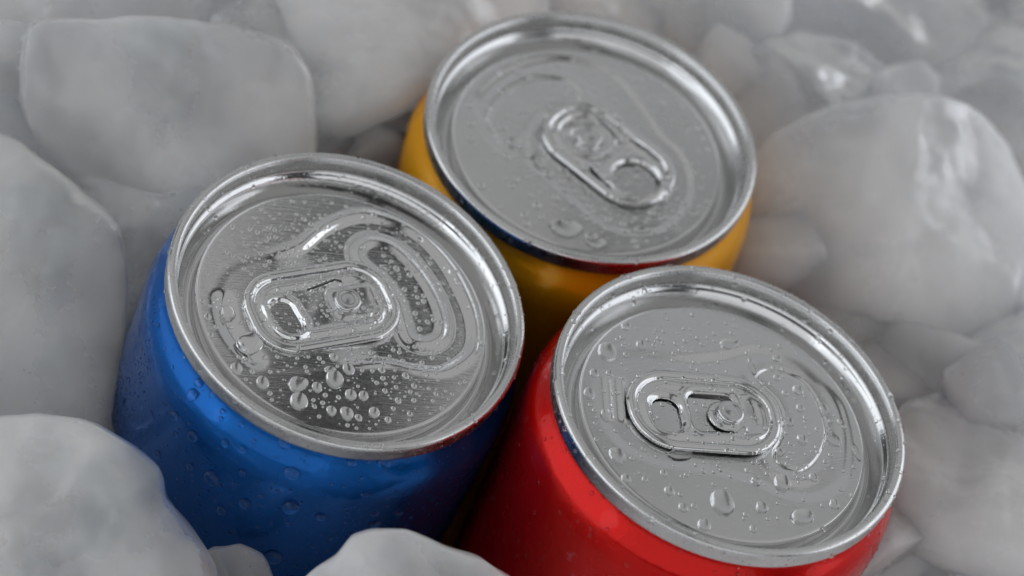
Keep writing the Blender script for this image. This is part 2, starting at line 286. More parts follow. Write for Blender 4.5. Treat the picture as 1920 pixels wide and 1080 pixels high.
METAL = (0.78, 0.78, 0.775)
M_RIM = rim_metal('rim_metal', METAL, 0.26)
M_WATER = water_mat()
M_ICE = [ice_mat('ice_a', (0.86, 0.925, 0.985), 1.0, 0.62), ice_mat('ice_b', (0.88, 0.915, 0.995), 5.3, 0.5), ice_mat('ice_c', (0.88, 0.925, 0.99), 9.1, 0.6), ice_mat('ice_front', (0.84, 0.905, 0.97), 2.4, 0.85)]
M_TAB = brushed('tab_metal', METAL, 0.16, 90, 0.10, 0.04)
M_RIVET = brushed('rivet_metal', (0.74, 0.74, 0.74), 0.2, 20, 0.15, 0.05)
M_INSIDE = brushed('cut_metal', (0.5, 0.5, 0.5), 0.35, 0, 0.2)

# ------------------------------------------------------------------ mesh helpers
def link_mesh(name, V, F, m, parent=None, smooth=True, matrix=None):
    me = bpy.data.meshes.new(name)
    V = np.asarray(V, float)
    me.from_pydata(V.tolist(), [], [tuple(f) for f in F])
    me.materials.append(m)
    if smooth:
        me.polygons.foreach_set('use_smooth', np.ones(len(me.polygons), bool))
    me.update()
    o = bpy.data.objects.new(name, me)
    col.objects.link(o)
    if parent is not None:
        o.parent = parent
    if matrix is not None:
        o.matrix_local = matrix
    return o

def lathe(profile, segs, z0=SHIFT):
    """profile: (r, z) in mm, closed round the axis -> verts in metres"""
    t = np.linspace(0, 2 * np.pi, segs, endpoint=False)
    V, F = [], []
    P = np.array(profile, float)
    n = len(P)
    V = np.stack([P[:, 0][:, None] * np.cos(t), P[:, 0][:, None] * np.sin(t), np.repeat((P[:, 1] + z0)[:, None], segs, 1)], -1).reshape(-1, 3) * MM
    i = np.arange(segs)
    j = (i + 1) % segs
    for k in range(n - 1):
        a = k * segs
        b = a + segs
        F += np.stack([a + i, b + i, b + j, a + j], 1).tolist()
    return V, F

def catmull(P, n=14, closed=True):
    P = np.asarray(P, float)
    out = []
    N = len(P)
    rng = range(N) if closed else range(N - 1)
    for i in rng:
        if closed:
            p0, p1, p2, p3 = P[i - 1], P[i], P[(i + 1) % N], P[(i + 2) % N]
        else:
            p0, p1, p2, p3 = P[max(i - 1, 0)], P[i], P[i + 1], P[min(i + 2, N - 1)]
        t = np.linspace(0, 1, n, endpoint=False)[:, None]
        out.append(0.5 * ((2 * p1) + (-p0 + p2) * t + (2 * p0 - 5 * p1 + 4 * p2 - p3) * t ** 2 + (-p0 + 3 * p1 - 3 * p2 + p3) * t ** 3))
    if not closed:
        out.append(P[-1:])
    return np.concatenate(out)

def poly_dist(X, Y, C, closed=True):
    """distance to a dense polyline, signed (inside negative) when closed"""
    shp = X.shape
    Q = np.stack([X.ravel(), Y.ravel()], 1)
    A = C
    B = np.roll(C, -1, 0)
    if not closed:
        A, B = A[:-1], B[:-1]
    best = np.full(len(Q), 1e9)
    wind = np.zeros(len(Q), bool)
    for a, b in zip(A, B):
        ab = b - a
        L = ab @ ab + 1e-12
        w = Q - a
        t = np.clip((w @ ab) / L, 0, 1)
        d = (w[:, 0] - t * ab[0]) ** 2 + (w[:, 1] - t * ab[1]) ** 2
        np.minimum(best, d, out=best)
        if closed:
            c = (a[1] > Q[:, 1]) != (b[1] > Q[:, 1])
            with np.errstate(divide='ignore', invalid='ignore'):
                xx = (b[0] - a[0]) * (Q[:, 1] - a[1]) / (b[1] - a[1] + 1e-15) + a[0]
            wind ^= c & (Q[:, 0] < xx)
    d = np.sqrt(best)
    if closed:
        d[wind] *= -1
    return d.reshape(shp)

def rbox(X, Y, cx, cy, hx, hy, r, rot=0.0):
    c, s = math.cos(rot), math.sin(rot)
    x = (X - cx) * c + (Y - cy) * s
    y = -(X - cx) * s + (Y - cy) * c
    qx = np.abs(x) - hx + r
    qy = np.abs(y) - hy + r
    return np.hypot(np.maximum(qx, 0), np.maximum(qy, 0)) + np.minimum(np.maximum(qx, qy), 0) - r

def sstep(x, a, b):
    t = np.clip((x - a) / (b - a), 0, 1)
    return t * t * (3 - 2 * t)

def bead(d, w):
    """rounded rib of half-width w about d = 0"""
    return np.exp(-(d / w) ** 2 * 1.6)

def sheet(sdf, top, bot, x0, x1, y0, y1, step):
    """solid plate over the region sdf<0 with free-form upper and lower faces"""
    nx = int(round((x1 - x0) / step)) + 1
    ny = int(round((y1 - y0) / step)) + 1
    X, Y = np.meshgrid(np.linspace(x0, x1, nx), np.linspace(y0, y1, ny), indexing='ij')
    D = sdf(X, Y)
    for it in range(3):                           # pull the vertices near the outline onto it
        e = step * 0.2
        gx = (sdf(X + e, Y) - sdf(X - e, Y)) / (2 * e)
        gy = (sdf(X, Y + e) - sdf(X, Y - e)) / (2 * e)
        g2 = gx * gx + gy * gy + 1e-9
        if it == 0:
            near = (np.abs(D) < 0.72 * step)
        X = np.where(near, X - D * gx / g2, X)
        Y = np.where(near, Y - D * gy / g2, Y)
        D = sdf(X, Y)
    ok = (D < 0.12 * step)
    idx = np.arange(nx * ny).reshape(nx, ny)
    a, b, c, d = idx[:-1, :-1], idx[1:, :-1], idx[1:, 1:], idx[:-1, 1:]
    oa, ob, oc, od = ok[:-1, :-1], ok[1:, :-1], ok[1:, 1:], ok[:-1, 1:]
    F = []
    full = oa & ob & oc & od
    F += np.stack([a[full], b[full], c[full], d[full]], 1).tolist()
    for (p, q, r, m) in ((a, b, c, oa & ob & oc & ~od), (b, c, d, ob & oc & od & ~oa), (c, d, a, oc & od & oa & ~ob), (d, a, b, od & oa & ob & ~oc)):
        F += np.stack([p[m], q[m], r[m]], 1).tolist()
    used = np.zeros(nx * ny, bool)
    for f in F:
        for v in f:
            used[v] = True
    remap = -np.ones(nx * ny, int)
    remap[used] = np.arange(used.sum())
    xs, ys = X.ravel()[used], Y.ravel()[used]
    zt = top(xs, ys)
    zb = np.minimum(bot(xs, ys), zt - 0.02)
    n = len(xs)
    V = np.concatenate([np.stack([xs, ys, zt], 1), np.stack([xs, ys, zb], 1)])
    F = [[remap[v] for v in f] for f in F]
    edges = {}
    for f in F:
        for i in range(len(f)):
            e = (f[i], f[(i + 1) % len(f)])
            edges[e] = 1
    side = [(e[0], e[1]) for e in edges if (e[1], e[0]) not in edges]
    G = list(F) + [[v + n for v in reversed(f)] for f in F] + [[s[1], s[0], s[0] + n, s[1] + n] for s in side]
    return V, G

# ------------------------------------------------------------------ height of the lid panels
PANEL_Z = -3.4          # below the top of the rim, in can coordinates (rim widest ring is z=0)
def feat(can):
    f = {}
    if can == 'blue':
        f['well'] = catmull([(-18.9, 1.0), (-18.2, 5.2), (-15.5, 9.0), (-11.5, 10.7), (-7.1, 11.0), (-2.5, 11.9), (2.1, 14.6), (7.0, 16.2), (10.8, 15.8), (15.9, 12.6), (18.6, 7.5), (19.5, 1.0), (19.2, -5.0), (17.0, -9.6), (11.9, -12.1), (7.6, -11.2), (3.2, -9.4), (-3.0, -9.0), (-9.5, -9.6), (-15.0, -8.3), (-18.2, -4.0)])
        f['mouth'] = catmull([(6.0, 9.0), (6.6, 11.0), (9.0, 12.1), (11.9, 10.8), (14.0, 7.0), (15.2, 2.0), (15.2, -3.0), (13.8, -6.3), (11.2, -7.3), (8.9, -6.2), (9.0, -3.0), (9.3, 1.0), (8.2, 5.0), (6.8, 7.0)])
    elif can == 'red':
        f['well'] = catmull([(-19.6, 1.0), (-19.0, 5.5), (-16.0, 9.5), (-11.0, 10.8), (-5.0, 11.2), (0.5, 12.9), (6.6, 15.4), (13.3, 13.7), (18.5, 8.3), (19.8, 3.0), (19.6, -3.0), (18.0, -8.1), (13.9, -11.6), (8.9, -12.3), (3.0, -10.4), (-4.0, -9.8), (-11.0, -10.0), (-16.3, -7.6), (-19.0, -3.2)])
        f['mouth'] = catmull([(6.4, 9.2), (7.5, 11.3), (10.2, 11.8), (13.8, 10.5), (15.8, 6.6), (16.5, 2.0), (15.8, -1.5), (13.8, -5.1), (11.1, -7.3), (8.2, -6.6), (7.6, -4.6), (9.2, -1.0), (9.8, 2.5), (9.0, 6.0)])
    else:
        f['well'] = catmull([(-18.9, 1.0), (-18.4, 5.2), (-15.5, 9.0), (-11.5, 10.7), (-5.1, 10.5), (0.5, 10.2), (5.1, 9.8), (9.5, 9.5), (12.3, 9.7), (16.3, 8.5), (19.0, 5.8), (20.0, 0.0), (19.2, -6.0), (17.0, -11.0), (13.2, -14.6), (7.6, -16.6), (-0.8, -14.4), (-6.0, -12.2), (-10.5, -11.6), (-15.0, -8.7), (-18.2, -4.0)])
        f['mouth'] = catmull([(6.4, 8.0), (7.5, 9.6), (10.2, 10.0), (13.8, 8.5), (15.8, 5.0), (16.5, 0.0), (15.8, -4.5), (13.8, -7.6), (11.1, -9.3), (8.2, -8.6), (7.6, -6.6), (9.2, -3.0), (9.8, 0.5), (9.0, 5.0)])
    return f

FEAT = {k: feat(k) for k in ('blue', 'red', 'yellow')}

def panel_height(can, X, Y):
    f = FEAT[can]
    dw = poly_dist(X, Y, f['well'])
    dm = poly_dist(X, Y, f['mouth'])
    R = np.hypot(X, Y)
    dome = 0.10 * (1 - (R / 21.6) ** 2)
    if can == 'blue':
        amp = 0.03 + 0.97 * sstep(X + 0.2 * Y, -7.0, 1.5)
        h = -0.50 * amp * sstep(-dw, -0.55, 0.75) + 0.17 * amp * bead(dw - 0.9, 0.75)
        h += 0.30 * bead(dm, 0.9) + 0.10 * sstep(-dm, 0.2, 1.0)
        h -= 0.10 * bead(dm - 1.9, 0.18)
        # finger recess behind the tab
        c = catmull([(-17.6, 4.6), (-18.3, 1.0), (-17.9, -2.5), (-16.3, -6.4)], 10, False)
        h += -0.45 * bead(poly_dist(X, Y, c, False), 1.3)
    elif can == 'red':
        amp = 0.25 + 0.75 * sstep(X, -9.0, -1.0)
        h = -0.30 * amp * sstep(-dw, -0.9, 1.1)
        h += 0.10 * bead(dm - 1.6, 1.3) - 0.30 * bead(dm, 0.24) + 0.05 * sstep(-dm, 0, 1.5)
        for bx in (-17.7, -15.6):
            c = np.array([(bx, 4.6), (bx, -2.6)])
            h += 0.26 * bead(poly_dist(X, Y, c, False), 0.62)
    else:
        h = -0.30 * sstep(-dw, -0.5, 0.7)
        h += 0.06 * bead(dm - 1.2, 0.9) - 0.24 * bead(dm, 0.28)
    # stake dome round the rivet
    h += 0.34 * np.exp(-(((X - RIV[can][0]) ** 2 + (Y - RIV[can][1]) ** 2) / 18.0))
    return PANEL_Z + dome + h * sstep(-R, -21.5, -20.6)

RIV = {'blue': (0.95, 1.2), 'red': (0.8, 0.9), 'yellow': (0.9, -1.25)}
TROT = {'blue': math.radians(2.5), 'red': math.radians(6.0), 'yellow': math.radians(-1.0)}

def tab_frame(can, X, Y):
    c, s = math.cos(TROT[can]), math.sin(TROT[can])
    x = X - RIV[can][0]
    y = Y - RIV[can][1]
    return x * c + y * s, -x * s + y * c

TAB_H = 1.45            # top of the curled edge over the panel
def seg(U, V, pts):
    return poly_dist(U, V, np.array(pts, float), False)

def tab_sdf(can, U, V):
    d = rbox(U, V, -4.1, -0.1, 12.0, 7.45, 6.9 if can != 'blue' else 6.3)
    if can == 'blue':
        d = np.maximum(d, -(seg(U, V, [(-5.6, 2.6), (-5.1, 3.25), (-0.4, 4.15), (0.6, 3.7)]) - 0.2))
    elif can == 'red':
        d = np.maximum(d, -rbox(U, V, -10.0, -0.9, 2.15, 3.1, 1.9))
        hole = rbox(U, V, -2.5, 0.1, 3.7, 3.5, 1.5)
        isl = rbox(U, V, 2.6, -0.3, 6.0, 2.75, 2.6)
        d = np.maximum(d, -np.maximum(hole, -isl))
    else:
        d = np.maximum(d, -(np.hypot(U + 10.5, V - 0.5) - 3.7))
        d = np.maximum(d, -(seg(U, V, [(-4.9, -5.3), (-7.6, -5.5), (-10.4, -5.4)]) - 0.42))
        d = np.maximum(d, -(seg(U, V, [(-4.3, 4.8), (-6.6, 5.3), (-9.0, 5.6)]) - 0.45))
        d = np.maximum(d, -(seg(U, V, [(1.7, -4.4), (-0.9, -4.3), (-2.8, -3.6)]) - 0.33))
    return d

def tab_top(can, U, V):
    e = -rbox(U, V, -4.1, -0.1, 12.0, 7.45, 6.9 if can != 'blue' else 6.3)
    curl = np.sqrt(np.clip(1 - ((np.clip(e, 0, 1.7) - 0.85) / 0.85) ** 2, 0, 1))
    z = 0.85 + 0.0 * U
    z = np.where(e < 1.7, 0.72 + 0.62 * curl, 0.72 + 0.0 * e)
    inner = sstep(e, 1.7, 1.9)
    if can == 'blue':
        z += inner * (0.34 * bead(e - 3.0, 0.75) - 0.05)
        o = rbox(U, V, -10.2, -0.9, 2.0, 3.3, 1.95, 0.12)
        z += inner * (0.38 * bead(o - 0.5, 0.6) - 0.42 * sstep(-o, -0.15, 0.45))
        i = rbox(U, V, 1.0, -0.2, 3.7, 3.1, 1.6)
        z += inner * (-0.16 * bead(i, 0.28) + 0.10 * sstep(-i, 0.2, 0.8))
        z += 0.22 * bead(np.hypot(U - 3.2, V + 3.4) - 0.8, 0.25)
    elif can == 'red':
        z += inner * (0.22 * bead(e - 2.7, 0.9))
        h1 = rbox(U, V, -10.0, -0.9, 2.15, 3.1, 1.9)
        h2 = np.maximum(rbox(U, V, -2.5, 0.1, 3.7, 3.5, 1.5), -rbox(U, V, 2.6, -0.3, 6.0, 2.75, 2.6))
        z += inner * (0.20 * bead(h1 - 1.0, 0.7) - 0.28 * sstep(-h1, -0.5, 0.0) + 0.16 * bead(h2 - 0.8, 0.6) - 0.2 * sstep(-h2, -0.4, 0.0))
        z += inner * 0.26 * bead(rbox(U, V, 1.6, -0.3, 3.9, 3.3, 2.6) - 0.6, 0.5) * sstep(U, 0.5, 3)
    else:
        z += inner * (0.22 * bead(e - 2.6, 0.8))
        h1 = np.hypot(U + 10.5, V - 0.5) - 3.7
        z += 0.30 * bead(h1 - 0.7, 0.6) - 0.45 * sstep(-h1, -0.45, 0.0)
        z += 0.25 * bead(rbox(U, V, 0.9, -0.2, 3.9, 3.6, 2.6) - 0.5, 0.5)
        z -= 0.3 * sstep(-np.hypot(U - 0.3, V), -3.0, -2.4)
    # worn, slightly uneven stamping
    z += 0.03 * np.sin(U * 1.3 + 1) * np.cos(V * 1.1) * inner
    return z

def tab_bot(can, U, V):
    e = -rbox(U, V, -4.1, -0.1, 12.0, 7.45, 6.9 if can != 'blue' else 6.3)
    curl = np.sqrt(np.clip(1 - ((np.clip(e, 0, 1.7) - 0.85) / 0.85) ** 2, 0, 1))
    return np.where(e < 1.7, 0.72 - 0.38 * curl, 0.45)

# ------------------------------------------------------------------ cans
RIM_PROFILE = [(25.9, -2.95), (26.5, -2.9), (26.95, -2.65), (27.12, -2.2), (27.15, -1.2), (27.2, -0.3), (27.15, 0.15), (26.95, 0.42), (26.6, 0.58), (26.25, 0.6), (25.95, 0.48), (25.75, 0.2), (25.66, -0.3), (25.62, -1.2), (25.58, -2.0)]
def arc(cx, cz, r, a0, a1, n):
    return [(cx + r * math.cos(math.radians(a)), cz + r * math.sin(math.radians(a))) for a in np.linspace(a0, a1, n)]
LID_PROFILE = [(25.56, -1.95), (25.50, -2.25), (25.3, -2.55), (25.02, -2.8), (24.8, -3.1), (24.55, -3.6), (24.2, -4.3), (23.8, -5.1), (23.55, -5.6)] + arc(22.95, -5.75, 0.6, -10, -170, 9) + [(22.3, -5.2), (22.25, -4.6)] + arc(21.72, -3.95, 0.55, 0, 84, 8)
BODY_PROFILE = [(25.7, -2.75), (25.9, -3.2), (26.15, -3.9), (26.7, -4.8), (27.45, -5.8), (28.15, -6.9), (28.62, -8.1), (28.9, -9.6), (29.0, -11.5), (29.0, -20), (29.0, -40), (29.0, -70), (29.0, -98), (28.7, -102), (27.0, -106.5), (24.5, -110.5), (23.6, -112.4), (23.0, -113), (22.4, -112.4), (21.6, -110), (19, -107), (12, -104.6), (5, -103.8), (0.01, -103.6)]

def smooth_profile(P, n=3):
    return [tuple(p) for p in catmull(P, n, False)]

def can_matrix(k):
    loc, R = POSE[k]
    Rm = Matrix(R)
    base = Vector(loc) - Rm.col[2] * SHIFT
    return Matrix.Translation(base * MM) @ Rm.to_4x4()

def make_can(k, label, body_m, grain, step, segs):
    e = bpy.data.objects.new('drink_can', None)
    col.objects.link(e)
    e.empty_display_size = 0.01
    e.matrix_world = can_matrix(k)
    e['label'] = label
    e['category'] = 'drink can'
    V, F = lathe(smooth_profile(BODY_PROFILE, 4), 256)
    body = link_mesh('can_body', V, F, body_m, e)
    V, F = lathe(smooth_profile(RIM_PROFILE, 4), 384)
    link_mesh('rim', V, F, M_RIM, e)
    lid_m = brushed('lid_metal_' + k, METAL, {'blue': 0.075, 'red': 0.16, 'yellow': 0.18}[k], grain, {'blue': 0.22, 'red': 0.12, 'yellow': 0.15}[k], {'blue': 0.03, 'red': 0.05, 'yellow': 0.11}[k])
    # countersink and chuck wall, then the embossed panel, in one skin
    prof = smooth_profile(LID_PROFILE, 2)
    Vl, Fl = lathe(prof, segs)
    rr = np.linspace(21.6, 0.02, int(21.6 / step))
    t = np.linspace(0, 2 * np.pi, segs, endpoint=False)
    X = rr[:, None] * np.cos(t)
    Y = rr[:, None] * np.sin(t)
    Z = panel_height(k, X, Y) + SHIFT
    Vp = np.stack([X, Y, Z], -1).reshape(-1, 3) * MM
    n0 = (len(prof) - 1) * segs
    i = np.arange(segs)
    j = (i + 1) % segs
    Fp = np.stack([n0 + i, len(Vl) + i, len(Vl) + j, n0 + j], 1).tolist()
    for q in range(len(rr) - 1):
        a = len(Vl) + q * segs
        b = a + segs
        Fp += np.stack([a + i, b + i, b + j, a + j], 1).tolist()
    link_mesh('lid', np.concatenate([Vl, Vp]), Fl + Fp, lid_m, e)
    # pull tab with its rivet
    s = 0.16 if k != 'yellow' else 0.2
    V, F = sheet(lambda x, y: tab_sdf(k, x, y), lambda x, y: tab_top(k, x, y), lambda x, y: tab_bot(k, x, y), -16.6, 8.4, -8.0, 8.0, s)
    V = V * MM
    c, sn = math.cos(TROT[k]), math.sin(TROT[k])
    hz = PANEL_Z - {'blue': 0.3, 'red': 0.05, 'yellow': 0.1}[k]
    mx = Matrix.Translation(Vector((RIV[k][0], RIV[k][1], hz + SHIFT)) * MM) @ Matrix.Rotation(TROT[k], 4, 'Z')
    tab = link_mesh('pull_tab', V, F, M_TAB, e, matrix=mx)
    rp = [(1.75, 0.3), (1.8, 1.0), (1.95, 1.12), (2.05, 1.2), (2.03, 1.32), (1.9, 1.46), (1.65, 1.53), (1.35, 1.50), (1.1, 1.44), (0.6, 1.50), (0.01, 1.54)]
    V, F = lathe(smooth_profile(rp, 2), 64, 0.0)
    link_mesh('rivet', V, F, M_RIVET, tab)
    return e

M_BLUE = lacquer('blue_lacquer', (0.0, 0.105, 0.41), 0.20, 0.78, frost_amt=0.08)
M_RED = lacquer('red_lacquer', (0.68, 0.004, 0.002), 0.24, 0.6, frost_amt=0.40)
M_YEL = lacquer('yellow_lacquer', (0.97, 0.42, 0.0), 0.28, 0.25, frost_amt=0.0)

CANS = {}
CANS['blue'] = make_can('blue', 'blue aluminium drink can standing in ice, its lid beaded with many small drops', M_BLUE, -15, 0.17, 720)
CANS['yellow'] = make_can('yellow', 'yellow orange drink can behind the blue and red cans, silver lid slightly blurred', M_YEL, 60, 0.25, 480)
CANS['red'] = make_can('red', 'red drink can in front right, silver lid with large water drops', M_RED, 20, 0.17, 720)

# ------------------------------------------------------------------ water drops
def drop_mesh(seed, nseg=28, nring=8, irregular=0.06):
    """unit sessile drop: radius 1, height 1, bottom slightly sunk into what it wets"""
    rg = np.random.default_rng(seed)
    t = np.linspace(0, 2 * np.pi, nseg, endpoint=False)
    out = 1 + irregular * (rg.normal() * np.cos(2 * t + rg.uniform(0, 6)) + 0.6 * rg.normal() * np.cos(3 * t + rg.uniform(0, 6)) + 0.3 * rg.normal() * np.cos(5 * t + rg.uniform(0, 6)))
    V, F = [], []
    prof = [(0.96, -0.18), (0.99, -0.04)] + [(math.cos(a) ** 0.8, math.sin(a)) for a in np.linspace(0.12, 1.45, nring)]
    for r, z in prof:
        for k in range(nseg):
            V.append((r * out[k] * math.cos(t[k]), r * out[k] * math.sin(t[k]), z))
    n = len(prof)
    for q in range(n - 1):
        for k in range(nseg):
            k2 = (k + 1) % nseg
            F.append((q * nseg + k, q * nseg + k2, (q + 1) * nseg + k2, (q + 1) * nseg + k))
    V.append((0, 0, 1.0))
    V.append((0, 0, -0.18))
    for k in range(nseg):
        k2 = (k + 1) % nseg
        F.append(((n - 1) * nseg + k, (n - 1) * nseg + k2, len(V) - 2))
        F.append((k2, k, len(V) - 1))
    return np.array(V), F

def mesh_only(name, V, F, m):
    me = bpy.data.meshes.new(name)
    me.from_pydata(V.tolist(), [], F)
    me.materials.append(m)
    me.polygons.foreach_set('use_smooth', np.ones(len(me.polygons), bool))
    me.update()
    return me

DROPS = [mesh_only('water_drop', *drop_mesh(s, 32, 9, 0.05), M_WATER) for s in range(8)]
DROPS_IRR = [mesh_only('water_drop', *drop_mesh(50 + s, 40, 9, 0.13), M_WATER) for s in range(4)]

def place_drop(k, pos, nrm, xdir, rx, ry, h, label, group, irr=False):
    """pos, normal and x direction in can coordinates (mm)"""
    o = bpy.data.objects.new('water_drop', random.choice(DROPS_IRR if irr else DROPS))
    col.objects.link(o)
    n = Vector(nrm).normalized()
    x = Vector(xdir)
    x = (x - n * x.dot(n)).normalized()
    y = n.cross(x)
    R = Matrix((x, y, n)).transposed().to_4x4()
    S = Matrix.Diagonal((rx * MM, ry * MM, h * MM, 1))
    p = Vector(pos) + Vector((0, 0, SHIFT))
    o.matrix_world = can_matrix(k) @ Matrix.Translation(p * MM) @ R @ S
    o['label'] = label
    o['category'] = 'water drop'
    if group:
        o['group'] = group
    return o

def lid_z(k, x, y, tab=True):
    X, Y = np.array([x], float), np.array([y], float)
    z = panel_height(k, X, Y)
    zl = z[0]
    if tab:
        U, Vv = tab_frame(k, X, Y)
        on = tab_sdf(k, U, Vv)[0]
        if on < -0.15:
            return PANEL_Z - {'blue': 0.3, 'red': 0.05, 'yellow': 0.1}[k] + tab_top(k, U, Vv)[0], True
    return zl, False

SPECIAL = {
    ('blue', 1): ('largest sprawling water drop on the blue can lid, left of the tab', True),
    ('blue', 0): ('round water drop on the blue can lid just above the largest sprawling one', False),
    ('blue', 4): ('pointed oval water drop on the blue can lid, touching a round one below it', True),
    ('blue', 5): ('big round water drop on the blue can lid right below the pointed oval one', False),
    ('blue', 7): ('big pale water drop below the tab of the blue can, between pointed and small drops', False),
    ('red', 24): ('biggest water drop on the red can lid, split by a dark band, below the tab', False),
    ('red', 0): ('large drop with a dark stripe at the upper left edge of the red can lid', False),
    ('red', 7): ('large round drop on the red can lid, lower left of its tab', False),
    ('red', 36): ('crescent shaped water drop at the lower right edge of the red can lid', True),
    ('red', 32): ('flat oblong water drop on the red can lid above its tab', True),
    ('red', 31): ('narrow slanted water drop above the nose of the red can tab', False),
    ('red', 41): ('wide water drop clinging under the lower edge of the red can tab', True),
    ('red', 29): ('round clear drop just below the mouth outline of the red can lid', False),
}
def on_photo(p_world):
    c = CAMR.transposed() @ (Vector(p_world) / MM - CAMLOC)
    return c.x / -c.z, c.y / -c.z

PENDING = {}
SIZE = lambda r: 'tiny' if r < 0.42 else 'small' if r < 0.62 else 'middle sized' if r < 0.95 else 'large' if r < 1.5 else 'very large'
HOURS = ['twelve', 'one', 'two', 'three', 'four', 'five', 'six', 'seven', 'eight', 'nine', 'ten', 'eleven']

def lid_label(k, o, x, y, rx, ry, on):
    """where the drop sits on its lid, as the hour of a clock face seen in the picture"""
    px, py = on_photo(o.matrix_world.to_translation())
    cx, cy_ = on_photo(can_matrix(k) @ (Vector((0, 0, SHIFT - 3)) * MM))
    hour = HOURS[int(round(math.degrees(math.atan2(px - cx, py - cy_)) / 30)) % 12]
    q = math.hypot(x, y)
    ring = 'on the pull tab' if on else 'near the edge' if q > 16.5 else 'close to the tab' if q < 11.5 else 'midway out'
    base = '%s water drop on %s lid, %s, towards %s' % (SIZE(max(rx, ry)), k, ring, hour)
    PENDING.setdefault(base, []).append((px, o, " o'clock"))

def wall_label(k, o, z, rx, ry):
    px, py = on_photo(o.matrix_world.to_translation())
    row = 'just under the rim' if z > -6.5 else 'on the shoulder' if z > -11 else 'below the shoulder' if z > -20 else 'low down'
    base = '%s water drop on the %s can wall, %s' % (SIZE(max(rx, ry)), k, row)
    PENDING.setdefault(base, []).append((px, o, ''))

ORD = ['first', 'second', 'third', 'fourth', 'fifth', 'sixth', 'seventh', 'eighth', 'ninth', 'tenth', 'eleventh', 'twelfth']
def settle_labels():
    for base, rows in PENDING.items():
        rows.sort(key=lambda r: r[0])
        for i, (px, o, tail) in enumerate(rows):
            o['label'] = base + tail + ('' if len(rows) == 1 else (', %s from left' % ORD[min(i, 11)]))

taken = {'blue': [], 'red': [], 'yellow': []}
for k, rows in LID_DROPS.items():
    for i, (x, y, rx, ry, ang) in enumerate(rows):
        z, on = lid_z(k, x, y)
        if on:                                   # the tab stands higher: slide along the view line
            z0 = -2.9
            v = MINUSVIEW[k]
            x += v[0] * (z - z0)
            y += v[1] * (z - z0)
        lab, irr = SPECIAL.get((k, i), (None, False))
        grp = None
        if lab is None:
            lab = {'blue': 'small clear round water drop on the brushed lid of the blue can',
                   'red': 'clear water drop on the smooth lid of the red can',
                   'yellow': 'blurred water drop on the lid of the yellow can'}[k]
            grp = 'water drops on the lid of the %s can' % k
        R = max(rx, ry)
        h = {'blue': 0.72, 'red': 0.55, 'yellow': 0.4}[k] * min(rx, ry) * (1.0 if R < 1.2 else 0.85)
        a = math.radians(ang)
        o = place_drop(k, (x, y, z), (0, 0, 1), (math.cos(a), math.sin(a), 0), rx * 0.92, ry * 0.92, h, lab, grp, irr)
        if grp:
            lid_label(k, o, x, y, rx, ry, on)
        taken[k].append((x, y, R))

def body_rn(z):
    P = BODY_PROFILE
    for (r0, z0), (r1, z1) in zip(P, P[1:]):
        if z1 <= z <= z0:
            t = (z - z0) / (z1 - z0)
            return r0 + (r1 - r0) * t, Vector((z0 - z1, 0, r1 - r0)).normalized()
    return 29.0, Vector((1, 0, 0))

def wall_drop(k, th, z, rx, ry, lab, grp, irr=False):
    r, n = body_rn(z)
    t = math.radians(th)
    N = Vector((n.x * math.cos(t), n.x * math.sin(t), n.z))
    o = place_drop(k, (r * math.cos(t), r * math.sin(t), z), N, (-math.sin(t), math.cos(t), 0), rx, ry, 0.8 * min(rx, ry), lab, grp, irr)
    wall_label(k, o, z, rx, ry)

for th, z, rx, ry in BODY_DROPS:
    wall_drop('blue', th, min(z, -4), rx * 0.9, ry * 0.9, 'clear water drop clinging to the blue side wall of the can', 'water drops on the side of the blue can')
for th, z, rx, ry in RED_BODY_DROPS:
    wall_drop('red', th, min(z, -4), rx * 0.9, ry * 0.9, 'small water drop clinging to the red side wall of the can', 'water drops on the side of the red can')

bpy.context.view_layer.update()
settle_labels()

# fine condensation: too many beads to count, one object per can and surface
CAPV, CAPF = drop_mesh(99, 10, 3, 0.0)
CAPF3 = CAPF
def mist(k, items, label, parent_can=None):
    """items: (pos, normal, radius, height) in can coordinates (mm)"""
    Vs, Fs, n = [], [], 0
    for pos, nrm, r, h in items:
        nv = Vector(nrm).normalized()
        x = nv.orthogonal().normalized()
        y = nv.cross(x)
        B = np.array([x, y, nv])
        S = CAPV * [r * random.uniform(0.85, 1.1), r, h]
        Vs.append(S @ B + np.array(pos) + [0, 0, SHIFT])
        Fs += [tuple(v + n for v in f) for f in CAPF3]
        n += len(CAPV)
    V = np.concatenate(Vs) * MM
    o = link_mesh('condensation', V, Fs, M_WATER)
    o.matrix_world = can_matrix(k)
    o['kind'] = 'stuff'
    o['label'] = label
    o['category'] = 'condensation'
    return o

